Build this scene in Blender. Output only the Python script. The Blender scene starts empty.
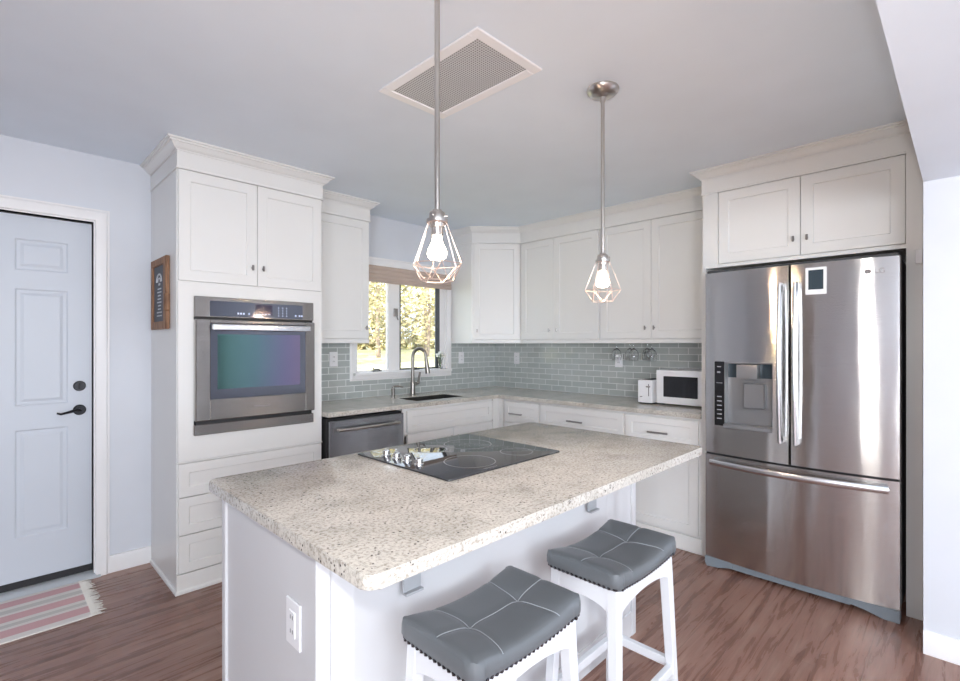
import bpy, bmesh, math, random
from mathutils import Matrix, Vector
random.seed(7)
PI = math.pi
sc = bpy.context.scene
col = sc.collection

# ------------------------------------------------------------------ camera
CAMZ = 1.344
cd = bpy.data.cameras.new('camera'); cam = bpy.data.objects.new('camera', cd); col.objects.link(cam)
cd.sensor_width = 36; cd.sensor_fit = 'HORIZONTAL'; cd.lens = 490.8 / 960 * 36
cd.shift_y = 3.77 / 960; cd.clip_start = .02; cd.clip_end = 200
cam.location = (0, 0, CAMZ); cam.rotation_euler = (PI/2, 0, math.radians(44.71 - 90))
sc.camera = cam
sc.view_settings.view_transform = 'Standard'; sc.view_settings.look = 'None'
sc.view_settings.gamma = 1; sc.view_settings.use_curve_mapping = False
sc.view_settings.exposure = 0.72

# ------------------------------------------------------------------ world, sun, lamps
w = bpy.data.worlds.new('sky'); sc.world = w; w.use_nodes = True
bg = w.node_tree.nodes['Background']
bg.inputs[0].default_value = (.72, .84, 1, 1); bg.inputs[1].default_value = 2.2

def lamp(kind, name, loc, energy, color=(1, 1, 1), rot=(0, 0, 0), **k):
    l = bpy.data.lights.new(name, kind); l.energy = energy; l.color = color
    for a, b in k.items(): setattr(l, a, b)
    o = bpy.data.objects.new(name, l); col.objects.link(o); o.location = loc; o.rotation_euler = rot
    return o
# low afternoon sun from behind the house, lights the trees and the lawn
lamp('SUN', 'sun', (0, 0, 20), 6.5, (1, .93, .8), (math.radians(50), 0, math.radians(-62)), angle=.01)
# daylight through the rear windows of the room behind the camera
lamp('AREA', 'rear_window_daylight', (0.2, -3.33, 1.35), 52, (.92, .96, 1), (PI/2, 0, 0), shape='RECTANGLE', size=3.0, size_y=1.5)
lamp('AREA', 'side_window_daylight', (-2.53, -2.2, 1.46), 78, (.92, .96, 1), (PI/2, 0, -PI/2), shape='RECTANGLE', size=1.7, size_y=1.2)  # added fill to brighten the right-hand cabinets, no such side window known
# the photographer's flash, just above the lens
lamp('SPOT', 'camera_flash', (-.04, -.02, 1.52), 29, (1, .985, .97), (math.radians(84), 0, math.radians(44.7 - 90)),
     spot_size=math.radians(150), spot_blend=.6, shadow_soft_size=.035)

# ------------------------------------------------------------------ materials
def mat(name, color=(.8, .8, .8), rough=.5, metal=0, **k):
    m = bpy.data.materials.new(name); m.use_nodes = True
    b = m.node_tree.nodes['Principled BSDF']
    b.inputs['Base Color'].default_value = (*color, 1); b.inputs['Roughness'].default_value = rough
    b.inputs['Metallic'].default_value = metal
    for a, v in k.items(): b.inputs[a.replace('_', ' ')].default_value = v
    return m
class N:
    def __init__(s, m): s.m = m; s.t = m.node_tree; s.b = s.t.nodes['Principled BSDF']
    def n(s, kind, **k):
        x = s.t.nodes.new(kind)
        for a, v in k.items():
            if a.startswith('i_'):
                key = a[2:]; key = int(key) if key.isdigit() else key.replace('_', ' ')
                x.inputs[key].default_value = v
            else: setattr(x, a, v)
        return x
    def l(s, a, b): s.t.links.new(a, b)
    def coord(s, scale=(1, 1, 1), rot=(0, 0, 0), loc=(0, 0, 0)):
        g = s.n('ShaderNodeNewGeometry'); mp = s.n('ShaderNodeMapping')
        mp.inputs['Scale'].default_value = scale; mp.inputs['Rotation'].default_value = rot; mp.inputs['Location'].default_value = loc
        s.l(g.outputs['Position'], mp.inputs[0]); return mp.outputs[0]
    def ramp(s, fac, stops, interp='LINEAR'):
        r = s.n('ShaderNodeValToRGB'); e = r.color_ramp.elements; r.color_ramp.interpolation = interp
        while len(e) < len(stops): e.new(.5)
        for q, (p, c) in zip(e, stops): q.position = p; q.color = (*c, 1) if len(c) == 3 else c
        s.l(fac, r.inputs[0]); return r.outputs[0]
    def mix(s, fac, a, b, mode='MIX'):
        x = s.n('ShaderNodeMix', data_type='RGBA', blend_type=mode)
        for v, i in ((fac, 0), (a, 6), (b, 7)):
            if hasattr(v, 'links'): s.l(v, x.inputs[i])
            else: x.inputs[i].default_value = v if i == 0 else (*v, 1)
        return x.outputs[2]
    def bump(s, h, strength=.2, dist=.002):
        x = s.n('ShaderNodeBump'); x.inputs['Strength'].default_value = strength; x.inputs['Distance'].default_value = dist
        s.l(h, x.inputs['Height']); s.l(x.outputs[0], s.b.inputs['Normal'])

def painted(name, c, rough, var=.03, bump=.06, sc_=90):
    m = mat(name, c, rough); n = N(m)
    no = n.n('ShaderNodeTexNoise', i_Scale=2.5, i_Detail=3.0); n.l(n.coord(), no.inputs[0])
    n.l(n.ramp(no.outputs[0], [(.3, tuple(x*(1-var) for x in c)), (.7, tuple(min(1, x*(1+var)) for x in c))]), n.b.inputs['Base Color'])
    f = n.n('ShaderNodeTexNoise', i_Scale=float(sc_), i_Detail=2.0); n.l(n.coord(), f.inputs[0]); n.bump(f.outputs[0], bump, .001)
    return m
M = {}
M['wall'] = painted('pale_blue_wall_paint', (.66, .685, .735), .55)
M['ceiling'] = painted('ceiling_paint', (.81, .88, .96), .8, .02)
M['cabinet'] = painted('white_cabinet_paint', (.765, .76, .745), .32, .01, .02)
M['trim'] = painted('white_trim_paint', (.82, .81, .81), .35, .01, .02)
M['door'] = painted('pale_grey_blue_door_paint', (.58, .62, .68), .4, .01, .02)
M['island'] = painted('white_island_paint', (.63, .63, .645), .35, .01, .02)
M['plastic'] = mat('white_plastic', (.82, .82, .84), .3)
M['dark'] = mat('dark_gap', (.015, .015, .017), .6)
M['black_gloss'] = mat('black_glossy_plastic', (.012, .012, .014), .12)
M['black_metal'] = mat('oil_black_metal', (.02, .02, .022), .3, .8)
M['nickel'] = mat('brushed_nickel', (.56, .53, .50), .28, 1)
M['chrome'] = mat('bright_chrome', (.8, .8, .8), .12, 1)
M['faucetmetal'] = mat('satin_nickel_faucet', (.26, .24, .22), .3, 1)
M['nickel_dark'] = mat('satin_nickel_pull', (.34, .32, .31), .3, 1)
M['copper'] = mat('rose_copper_wire', (.88, .74, .68), .35, 1)
M['greyplastic'] = mat('blue_grey_plastic', (.20, .23, .26), .45)
M['glass'] = mat('clear_glass', (1, 1, 1), .0, 0, Transmission_Weight=1.0, IOR=1.45)
M['shade'] = painted('taupe_shade_cloth', (.50, .40, .34), .9, .05, .3, 400)
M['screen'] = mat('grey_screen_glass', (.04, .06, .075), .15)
M['paper'] = mat('white_card', (.85, .86, .87), .5)
M['terracotta'] = mat('cream_petals', (.85, .85, .78), .6)
M['stem'] = mat('green_stems', (.12, .22, .07), .6)
M['outer'] = mat('house_siding', (.5, .5, .5), .8)

def window_glass():
    m = bpy.data.materials.new('window_pane_glass'); m.use_nodes = True; t = m.node_tree; t.nodes.clear()
    o = t.nodes.new('ShaderNodeOutputMaterial'); mx = t.nodes.new('ShaderNodeMixShader'); tr = t.nodes.new('ShaderNodeBsdfTransparent'); gl = t.nodes.new('ShaderNodeBsdfGlossy')
    gl.inputs['Roughness'].default_value = .02; mx.inputs[0].default_value = .06
    t.links.new(tr.outputs[0], mx.inputs[1]); t.links.new(gl.outputs[0], mx.inputs[2]); t.links.new(mx.outputs[0], o.inputs[0]); return m
M['pane'] = window_glass()

def steel(name, c=(.60, .585, .565), vertical_blur=True, rough=.17):
    m = mat(name, c, rough, 1); n = N(m)
    # horizontal brushing: fine lines along the horizontal axes
    a = n.n('ShaderNodeTexNoise', i_Scale=1.0, i_Detail=4.0); n.l(n.coord((3, 3, 900)), a.inputs[0])
    b = n.n('ShaderNodeTexNoise', i_Scale=1.0, i_Detail=2.0); n.l(n.coord((5, 5, 1.2)), b.inputs[0])
    n.l(n.ramp(a.outputs[0], [(.2, tuple(x*.93 for x in c)), (.8, tuple(min(1, x*1.05) for x in c))]), n.b.inputs['Base Color'])
    ad = n.n('ShaderNodeMath', operation='MULTIPLY_ADD'); n.l(b.outputs[0], ad.inputs[0]); ad.inputs[1].default_value = 12.0
    n.l(a.outputs[0], ad.inputs[2]); n.bump(ad.outputs[0], .22, .0012)
    n.b.inputs['Anisotropic'].default_value = 1.0; n.b.inputs['Anisotropic Rotation'].default_value = .25
    tn = n.n('ShaderNodeTangent', direction_type='RADIAL', axis='Z'); n.l(tn.outputs[0], n.b.inputs['Tangent'])
    return m
M['steel'] = steel('brushed_stainless_steel')
M['steel_dark'] = steel('dark_brushed_stainless_steel', (.40, .38, .36), rough=.26)
M['steel_dw'] = steel('slate_brushed_stainless_steel', (.29, .30, .32), rough=.2)
M['sinksteel'] = mat('sink_steel', (.05, .048, .045), .45, .3)
M['handle'] = mat('silver_handle_metal', (.66, .67, .69), .24, 1)

def granite():
    m = mat('speckled_cream_granite', rough=.15); n = N(m)
    c = n.coord()
    big = n.n('ShaderNodeTexNoise', i_Scale=7.0, i_Detail=6.0, i_Roughness=.65); n.l(c, big.inputs[0])
    base = n.ramp(big.outputs[0], [(.30, (.45, .42, .37)), (.48, (.59, .555, .50)), (.62, (.65, .615, .555)), (.8, (.54, .51, .465))])
    mid = n.n('ShaderNodeTexNoise', i_Scale=110.0, i_Detail=5.0, i_Roughness=.7); n.l(c, mid.inputs[0])
    g1 = n.ramp(mid.outputs[0], [(.36, (.40, .37, .33)), (.53, (1, 1, 1))])
    col1 = n.mix(.75, base, g1, 'MULTIPLY')
    vo = n.n('ShaderNodeTexVoronoi', i_Scale=150.0); n.l(c, vo.inputs[0])
    vsel = n.n('ShaderNodeSeparateColor'); n.l(vo.outputs['Color'], vsel.inputs[0])
    dk = n.ramp(vsel.outputs[0], [(.0, (1, 1, 1)), (.035, (0, 0, 0))], 'CONSTANT')
    sh = n.ramp(vo.outputs['Distance'], [(.35, (1, 1, 1)), (.5, (0, 0, 0))])
    mk = n.mix(1.0, dk, sh, 'MULTIPLY')
    col2 = n.mix(mk, col1, (.07, .06, .06))
    v2 = n.n('ShaderNodeTexVoronoi', i_Scale=95.0); n.l(c, v2.inputs[0])
    s2 = n.n('ShaderNodeSeparateColor'); n.l(v2.outputs['Color'], s2.inputs[0])
    lt = n.ramp(s2.outputs[1], [(.0, (.4, .4, .4)), (.11, (0, 0, 0))], 'CONSTANT')
    sh2 = n.ramp(v2.outputs['Distance'], [(.3, (1, 1, 1)), (.55, (0, 0, 0))])
    col3 = n.mix(n.mix(1.0, lt, sh2, 'MULTIPLY'), col2, (.28, .27, .24))
    n.l(col3, n.b.inputs['Base Color']); return m
M['granite'] = granite()

def wood_floor():
    m = mat('dark_red_brown_plank_floor', rough=.3); n = N(m)
    br = n.n('ShaderNodeTexBrick', offset=.37, i_Scale=1.0, i_Mortar_Size=.0012, i_Mortar_Smooth=.1, i_Bias=0.0, i_Brick_Width=1.22, i_Row_Height=.15)
    n.l(n.coord(), br.inputs[0])
    br.inputs['Color1'].default_value = (.2, .2, .2, 1); br.inputs['Color2'].default_value = (.8, .8, .8, 1); br.inputs['Mortar'].default_value = (0, 0, 0, 1)
    g = n.n('ShaderNodeTexNoise', i_Scale=1.0, i_Detail=6.0, i_Roughness=.6, i_Distortion=.6); n.l(n.coord((2.2, 26, 1)), g.inputs[0])
    f = n.n('ShaderNodeTexNoise', i_Scale=1.0, i_Detail=3.0); n.l(n.coord((7, 140, 1)), f.inputs[0])
    c1 = n.ramp(g.outputs[0], [(.22, (.13, .056, .040)), (.5, (.34, .180, .135)), (.78, (.50, .32, .25))])
    c2 = n.mix(.35, c1, n.ramp(f.outputs[0], [(.3, (.45, .45, .45)), (.7, (1, 1, 1))]), 'MULTIPLY')
    c3 = n.mix(.55, c2, n.ramp(br.outputs['Color'], [(0, (.1, .1, .1)), (.12, (.60, .57, .57)), (.9, (1, 1, 1))]), 'MULTIPLY')
    n.l(c3, n.b.inputs['Base Color']); n.bump(f.outputs[0], .12, .001)
    n.l(n.ramp(g.outputs[0], [(0, (.20,)*3), (1, (.36,)*3)]), n.b.inputs['Roughness'])
    return m
M['floor'] = wood_floor()

def tile(name, axis):
    m = mat(name, rough=.12); n = N(m)
    g = n.n('ShaderNodeNewGeometry'); sp = n.n('ShaderNodeSeparateXYZ'); n.l(g.outputs['Position'], sp.inputs[0])
    cb = n.n('ShaderNodeCombineXYZ'); n.l(sp.outputs[axis], cb.inputs[0])
    su = n.n('ShaderNodeMath', operation='SUBTRACT'); n.l(sp.outputs[2], su.inputs[0]); su.inputs[1].default_value = .9; n.l(su.outputs[0], cb.inputs[1])
    br = n.n('ShaderNodeTexBrick', offset=.5, i_Scale=1.0, i_Mortar_Size=.0028, i_Mortar_Smooth=.15, i_Bias=0.0, i_Brick_Width=.153, i_Row_Height=.052)
    n.l(cb.outputs[0], br.inputs[0])
    br.inputs['Color1'].default_value = (.40, .435, .425, 1); br.inputs['Color2'].default_value = (.48, .515, .50, 1); br.inputs['Mortar'].default_value = (.76, .78, .77, 1)
    no = n.n('ShaderNodeTexNoise', i_Scale=14.0, i_Detail=3.0); n.l(g.outputs['Position'], no.inputs[0])
    c = n.mix(.35, br.outputs['Color'], n.ramp(no.outputs[0], [(.3, (.8, .8, .8)), (.7, (1, 1, 1))]), 'MULTIPLY')
    n.l(c, n.b.inputs['Base Color']); inv = n.n('ShaderNodeMath', operation='SUBTRACT'); inv.inputs[0].default_value = 1; n.l(br.outputs['Fac'], inv.inputs[1])
    n.bump(inv.outputs[0], .5, .0015)
    n.l(n.ramp(br.outputs['Fac'], [(0, (.10,)*3), (1, (.6,)*3)]), n.b.inputs['Roughness'])
    return m
M['tile_x'] = tile('grey_green_glass_subway_tile_back', 0); M['tile_y'] = tile('grey_green_glass_subway_tile_side', 1)

def leather():
    m = mat('grey_leather', (.125, .136, .146), .36); n = N(m)
    v = n.n('ShaderNodeTexVoronoi', i_Scale=420.0); n.l(n.coord(), v.inputs[0]); n.bump(v.outputs['Distance'], .12, .0008); return m
M['leather'] = leather(); M['stitch'] = mat('pale_thread', (.34, .36, .38), .7); M['nail'] = mat('blackened_nailheads', (.10, .10, .11), .25, .9)
M['stool'] = painted('white_stool_paint', (.74, .75, .78), .35, .01, .02)

def rug():
    m = mat('striped_woven_cotton', rough=.95); n = N(m)
    g = n.n('ShaderNodeNewGeometry'); sp = n.n('ShaderNodeSeparateXYZ'); n.l(g.outputs['Position'], sp.inputs[0])
    mr = n.n('ShaderNodeMapRange'); n.l(sp.outputs[1], mr.inputs[0])
    for i, v in ((1, 3.555), (2, 3.06), (3, 0.0), (4, 1.0)): mr.inputs[i].default_value = v
    cr, rd, gy = (.76, .72, .68), (.60, .29, .31), (.52, .50, .46)
    c = n.ramp(mr.outputs[0], [(0, cr), (.06, rd), (.20, cr), (.27, gy), (.36, cr), (.41, rd), (.56, cr), (.62, gy), (.69, cr), (.74, rd), (.90, cr)], 'CONSTANT')
    wv = n.n('ShaderNodeTexWave', wave_type='BANDS', bands_direction='Y', i_Scale=26.0, i_Distortion=.3); n.l(n.coord(), wv.inputs[0])
    n.l(n.mix(n.ramp(wv.outputs[0], [(.3, (.0,)*3), (.9, (.55,)*3)]), c, cr), n.b.inputs['Base Color'])
    no = n.n('ShaderNodeTexNoise', i_Scale=300.0); n.l(n.coord(), no.inputs[0]); n.bump(no.outputs[0], .5, .002); return m
M['rug'] = rug(); M['fringe'] = mat('cream_cotton_fringe', (.76, .73, .68), .95)

def frame_wood():
    m = mat('rustic_brown_wood', rough=.6); n = N(m)
    no = n.n('ShaderNodeTexNoise', i_Scale=1.0, i_Detail=5.0); n.l(n.coord((60, 60, 9)), no.inputs[0])
    n.l(n.ramp(no.outputs[0], [(.3, (.12, .055, .028)), (.7, (.36, .19, .10))]), n.b.inputs['Base Color']); return m
M['frame'] = frame_wood(); M['chalk'] = mat('slate_chalkboard', (.07, .08, .10), .6); M['chalkline'] = mat('white_chalk_lettering', (.55, .57, .60), .8)

def oven_glass():
    # dichroic heat-reflecting door glass: the tint of its mirror changes with the viewing angle
    m = mat('heat_reflecting_oven_glass', (.03, .035, .05), .05, 1.0); n = N(m)
    g = n.n('ShaderNodeNewGeometry'); d = n.n('ShaderNodeVectorMath', operation='DOT_PRODUCT')
    n.l(g.outputs['Normal'], d.inputs[0]); n.l(g.outputs['Incoming'], d.inputs[1])
    c = n.ramp(d.outputs['Value'], [(.885, (.22, .15, .21)), (.915, (.14, .13, .20)), (.935, (.09, .15, .16)), (.955, (.08, .155, .135)), (.968, (.10, .13, .16))])
    n.l(c, n.b.inputs['Base Color']); return m
M['ovenglass'] = oven_glass()
M['ovenpanel'] = mat('smoked_oven_glass', (.10, .11, .14), .08, .4)
M['display'] = mat('blue_black_display', (.01, .008, .04), .1); M['led'] = mat('lit_oven_icons', (.6, .65, .8), .4, 0, Emission_Color=(.6, .7, 1, 1), Emission_Strength=.2)
M['ceran'] = mat('black_glass_ceramic', (.03, .03, .033), .03, 0, Specular_IOR_Level=.9); M['ring'] = mat('grey_burner_print', (.33, .33, .35), .3)
def bulbmat():
    m = mat('lit_frosted_bulb', (1, .95, .88), .4, 0, Emission_Color=(1, .86, .68, 1), Emission_Strength=9.0); return m
M['bulb'] = bulbmat()
def grille():
    m = mat('perforated_white_grille', (.7, .7, .72), .5); n = N(m)
    v = n.n('ShaderNodeTexVoronoi', i_Scale=90.0, i_Randomness=0.0); n.l(n.coord(), v.inputs[0])
    n.l(n.ramp(v.outputs['Distance'], [(.30, (.10, .11, .11)), (.42, (.62, .63, .65))]), n.b.inputs['Base Color']); return m
M['grille'] = grille()
def leafmat(name, a, b):
    m = mat(name, a, .7); n = N(m)
    no = n.n('ShaderNodeTexNoise', i_Scale=3.0, i_Detail=2.0); n.l(n.coord(), no.inputs[0])
    n.l(n.ramp(no.outputs[0], [(.35, a), (.65, b)]), n.b.inputs['Base Color']); return m
M['leaf'] = leafmat('yellow_green_leaves', (.30, .29, .10), (.66, .54, .32)); M['bark'] = leafmat('pale_grey_bark', (.16, .12, .09), (.36, .28, .22))
M['lawn'] = leafmat('sunlit_dry_lawn', (.42, .42, .18), (.62, .56, .34))

# ------------------------------------------------------------------ mesh helpers
class MB:
    def __init__(s, mtx=None): s.bm = bmesh.new(); s.M = mtx or Matrix()
    def _v(s, p): return s.bm.verts.new(s.M @ Vector(p))
    def box(s, x0, x1, y0, y1, z0, z1, bev=0, seg=1):
        t = bmesh.new(); vs = [t.verts.new((x, y, z)) for x in sorted((x0, x1)) for y in sorted((y0, y1)) for z in sorted((z0, z1))]
        for q in ((0,1,3,2), (4,6,7,5), (0,4,5,1), (2,3,7,6), (0,2,6,4), (1,5,7,3)): t.faces.new([vs[i] for i in q])
        if bev: bmesh.ops.bevel(t, geom=list(t.edges), offset=bev, segments=seg, affect='EDGES', profile=.7)
        s.add(t); return s
    def add(s, t, mtx=None):
        mm = s.M @ (mtx or Matrix()); mp = {v: s.bm.verts.new(mm @ v.co) for v in t.verts}
        for f in t.faces:
            try: s.bm.faces.new([mp[v] for v in f.verts])
            except ValueError: pass
        t.free()
    def tube(s, pts, r, n=8, closed=False, caps=True, flat=None):
        pts = [Vector(p) for p in pts]; rs = r if isinstance(r, (list, tuple)) else [r]*len(pts); rings = []; N_ = len(pts); ref = None
        for i, p in enumerate(pts):
            a = pts[i-1] if (i or closed) else p; b = pts[(i+1) % N_] if (i < N_-1 or closed) else p
            d = (b - a).normalized()
            if ref is None: ref = Vector((0, 0, 1)) if abs(d.z) < .9 else Vector((1, 0, 0))
            u = d.cross(ref).normalized(); v = u.cross(d).normalized()
            fu, fv = flat or (1, 1)
            rings.append([s._v(p + (u*math.cos(k*2*PI/n)*fu + v*math.sin(k*2*PI/n)*fv)*rs[i]) for k in range(n)])
        for i in range(N_ if closed else N_-1):
            A, B = rings[i], rings[(i+1) % N_]
            for k in range(n): s.bm.faces.new((A[k], A[(k+1) % n], B[(k+1) % n], B[k]))
        if caps and not closed: s.bm.faces.new(rings[0][::-1]); s.bm.faces.new(rings[-1])
        return s
    def lathe(s, prof, c=(0, 0, 0), axis='z', n=20):
        R = {'z': Matrix(), 'y': Matrix.Rotation(PI/2, 4, 'X'), 'x': Matrix.Rotation(-PI/2, 4, 'Y'), '-z': Matrix.Rotation(PI, 4, 'X')}[axis]
        T = Matrix.Translation(c) @ R; rings = []
        for r, z in prof:
            if r < 1e-6: rings.append([s._v(T @ Vector((0, 0, z)))])
            else: rings.append([s._v(T @ Vector((r*math.cos(k*2*PI/n), r*math.sin(k*2*PI/n), z))) for k in range(n)])
        for A, B in zip(rings, rings[1:]):
            for k in range(n):
                a = [A[k % len(A)], A[(k+1) % n % len(A)]]; b = [B[(k+1) % n % len(B)], B[k % len(B)]]
                q = [v for i, v in enumerate(a + b) if v not in (a+b)[:i]]
                if len(q) > 2: s.bm.faces.new(q)
        return s
    def prism(s, poly, z0, z1, axis='z', bev=0):
        t = bmesh.new()
        def P(a, b, c): return {'z': (a, b, c), 'y': (a, c, b), 'x': (c, a, b)}[axis]
        A = [t.verts.new(P(a, b, z0)) for a, b in poly]; B = [t.verts.new(P(a, b, z1)) for a, b in poly]; n = len(poly)
        t.faces.new(A[::-1]); t.faces.new(B)
        for i in range(n): t.faces.new((A[i], A[(i+1) % n], B[(i+1) % n], B[i]))
        if bev: bmesh.ops.bevel(t, geom=[e for f in (t.faces[:2]) for e in f.edges], offset=bev, segments=2, affect='EDGES', profile=.6)
        s.add(t); return s
    def sweep(s, path, prof, closed_ends=True):
        P = [Vector(p) for p in path]; n = len(P); nor = []
        for i in range(n-1):
            d = (P[i+1]-P[i]).normalized(); nor.append(Vector((d.y, -d.x)))
        rings = []
        for i in range(n):
            if i == 0: m = nor[0]
            elif i == n-1: m = nor[-1]
            else: m = (nor[i-1]+nor[i]) / (1 + nor[i-1].dot(nor[i]))
            rings.append([s._v((P[i].x+m.x*o, P[i].y+m.y*o, z)) for o, z in prof])
        k = len(prof)
        for A, B in zip(rings, rings[1:]):
            for j in range(k): s.bm.faces.new((A[j], B[j], B[(j+1) % k], A[(j+1) % k]))
        s.bm.faces.new(rings[0]); s.bm.faces.new(rings[-1][::-1]); return s
    def shaker(s, x0, x1, z0, z1, y=0, t=.02, st=.057, rec=.007, sl=.004):
        e = .0015
        def ring(x0, x1, z0, z1, yy): return [s._v(p) for p in ((x0, yy, z0), (x1, yy, z0), (x1, yy, z1), (x0, yy, z1))]
        L = [ring(x0, x1, z0, z1, y), ring(x0, x1, z0, z1, y-t+e), ring(x0+e, x1-e, z0+e, z1-e, y-t),
             ring(x0+st, x1-st, z0+st, z1-st, y-t), ring(x0+st+sl, x1-st-sl, z0+st+sl, z1-st-sl, y-t+rec)]
        for A, B in zip(L, L[1:]):
            for k in range(4): s.bm.faces.new((A[k], A[(k+1) % 4], B[(k+1) % 4], B[k]))
        s.bm.faces.new(L[-1]); s.bm.faces.new(L[0][::-1]); return s
    def build(s, name, m, parent=None, smooth=35, label=None):
        bmesh.ops.recalc_face_normals(s.bm, faces=s.bm.faces)
        me = bpy.data.meshes.new(name); s.bm.to_mesh(me); s.bm.free()
        me.materials.append(M[m] if isinstance(m, str) else m)
        if smooth: me.shade_smooth(); me.set_sharp_from_angle(angle=math.radians(smooth))
        o = bpy.data.objects.new(name, me); col.objects.link(o)
        if parent is not None: o.parent = parent
        if label: o['label'] = label
        return o
def thing(name, label, cat, loc=(0, 0, 0), rz=0, group=None):
    o = bpy.data.objects.new(name, None); col.objects.link(o); o.empty_display_size = .1
    o.location = loc; o.rotation_euler = (0, 0, rz); o['label'] = label; o['category'] = cat
    if group: o['group'] = group
    return o
def tag(o, label, cat, group=None, kind=None):
    o['label'] = label; o['category'] = cat
    if group: o['group'] = group
    if kind: o['kind'] = kind
    return o
def struct(mb, name, m, label=None, parent=None):
    o = mb.build(name, m, parent)
    if parent is None: o['kind'] = 'structure'; 
    if label: o['label'] = label; 
    if label and parent is None: o['category'] = name.split('_')[0]
    return o
def copy_tree(o, parent=None):
    c = o.copy(); col.objects.link(c)
    if parent is not None: c.parent = parent
    for ch in list(o.children): copy_tree(ch, c)
    return c
def B(*a, **k): return MB().box(*a, **k)
def text(name, body, size, m, parent, loc, rot, extrude=.0004, align='CENTER'):
    c = bpy.data.curves.new(name, 'FONT'); c.body = body; c.size = size; c.extrude = extrude; c.align_x = align; c.align_y = 'CENTER'
    t = bpy.data.objects.new(name, c); col.objects.link(t)
    dg = bpy.context.evaluated_depsgraph_get(); me = bpy.data.meshes.new_from_object(t.evaluated_get(dg)); bpy.data.objects.remove(t)
    me.name = name; me.materials.clear(); me.materials.append(M[m]); o = bpy.data.objects.new(name, me); col.objects.link(o)
    o.parent = parent; o.location = loc; o.rotation_euler = rot; return o

WY, WX, CT, H = 3.585, 3.85, .90, 2.44      # window wall, right wall, counter top, ceiling
XL, YB = -2.6, -3.4
# ------------------------------------------------------------------ the room
struct(B(XL-.2, WX+.2, YB-.2, WY+.16, -.12, 0), 'floor', 'floor', 'dark reddish brown wood plank floor')
struct(B(XL-.2, WX+.2, YB-.2, WY+.16, H, H+.15), 'ceiling', 'ceiling', 'flat pale grey kitchen ceiling')
DX0, DX1, DZ = -.475, .445, 2.05
wx0, wx1, wz0, wz1 = 2.155, 3.155, 1.095, 2.03
mb = MB()
for a in ((XL-.2, DX0, 0, H), (DX0, DX1, DZ, H), (DX1, wx0, 0, H), (wx0, wx1, 0, wz0), (wx0, wx1, wz1, H), (wx1, WX+.2, 0, H)):
    mb.box(a[0], a[1], WY, WY+.16, a[2], a[3])
struct(mb, 'wall_back', 'wall', 'pale blue wall holding the door and the sink window')
struct(B(WX, WX+.2, .13, WY, 0, H), 'wall_right', 'wall', 'wall behind the long run of white cabinets')
struct(B(2.885, WX, YB, .132, 0, H), 'wall_front_right', 'wall', 'pale wall beside the refrigerator at the right edge')
mb = MB()
mb.box(XL-.2, -1.35, YB-.2, YB, 0, H); mb.box(1.75, WX+.2, YB-.2, YB, 0, H); mb.box(-1.35, 1.75, YB-.2, YB, 0, .55); mb.box(-1.35, 1.75, YB-.2, YB, 2.15, H)
struct(mb, 'wall_front', 'wall')
mb = MB()
mb.box(XL-.2, XL, YB, -3.10, 0, H); mb.box(XL-.2, XL, -1.30, WY, 0, H); mb.box(XL-.2, XL, -3.10, -1.30, 2.12, H); mb.box(XL-.2, XL, -3.10, -1.30, 0, .8)
struct(mb, 'wall_left', 'wall')
struct(B(XL, 2.885, -.17, .132, 2.053, H), 'wall_header', 'ceiling', 'dropped header beam across the ceiling at upper right')
# rear windows behind the camera, then a frame around the added side fill
mb = MB()
for x in (-1.35, -.33, .69, 1.71): mb.box(x, x+.05, YB-.06, YB+.03, .55, 2.15)
mb.box(-1.35, 1.75, YB-.06, YB+.03, .55, .60); mb.box(-1.35, 1.75, YB-.06, YB+.03, 2.10, 2.15)
struct(mb, 'window_2', 'trim')
mb = MB()
for y in (-3.10, -2.22, -1.35): mb.box(XL-.06, XL+.03, y, y+.05, .8, 2.12)
mb.box(XL-.06, XL+.03, -3.10, -1.30, 2.07, 2.12); mb.box(XL-.06, XL+.03, -3.10, -1.30, .8, .85)
struct(mb, 'added_side_window', 'trim')
struct(B(XL, XL+.03, 1.25, 2.15, 0, 2.05), 'added_reflection_door', mat('brown_reflection_door', (.16, .09, .055), .4))  # unseen door, added so the fridge steel reflects dark vertical bands
struct(MB().box(XL, XL+.035, 1.17, 1.25, 0, 2.13).box(XL, XL+.035, 2.15, 2.23, 0, 2.13).box(XL, XL+.035, 1.25, 2.15, 2.05, 2.13), 'trim_2', 'trim')  # pale casing, added with it for the same reflected bands
# backsplash
struct(MB().box(1.565, wx0-.054, WY-.008, WY, CT, 1.354).box(wx0-.054, wx1+.054, WY-.008, WY, CT, wz0-.047).box(wx1+.054, WX, WY-.008, WY, CT, 1.354),
       'wall_tile_back', 'tile_x', 'grey green glass subway tiles below the sink window')
struct(B(WX-.008, WX, 1.19, WY-.008, CT, 1.354), 'wall_tile_right', 'tile_y', 'grey green glass subway tiles behind the microwave')
BBP = [(0, 0), (.014, 0), (.014, .085), (.009, .098), (0, .10)]
struct(MB().sweep([(.515, WY), (.726, WY)], BBP), 'baseboard_back', 'trim', 'white baseboard between door and oven cabinet')
struct(MB().sweep([(-.545-1.9, WY), (-.545, WY)], BBP), 'baseboard_left', 'trim')
struct(MB().sweep([(2.885, .132), (2.885, YB)], BBP), 'baseboard_right', 'trim', 'white baseboard at the bottom right corner')

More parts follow.
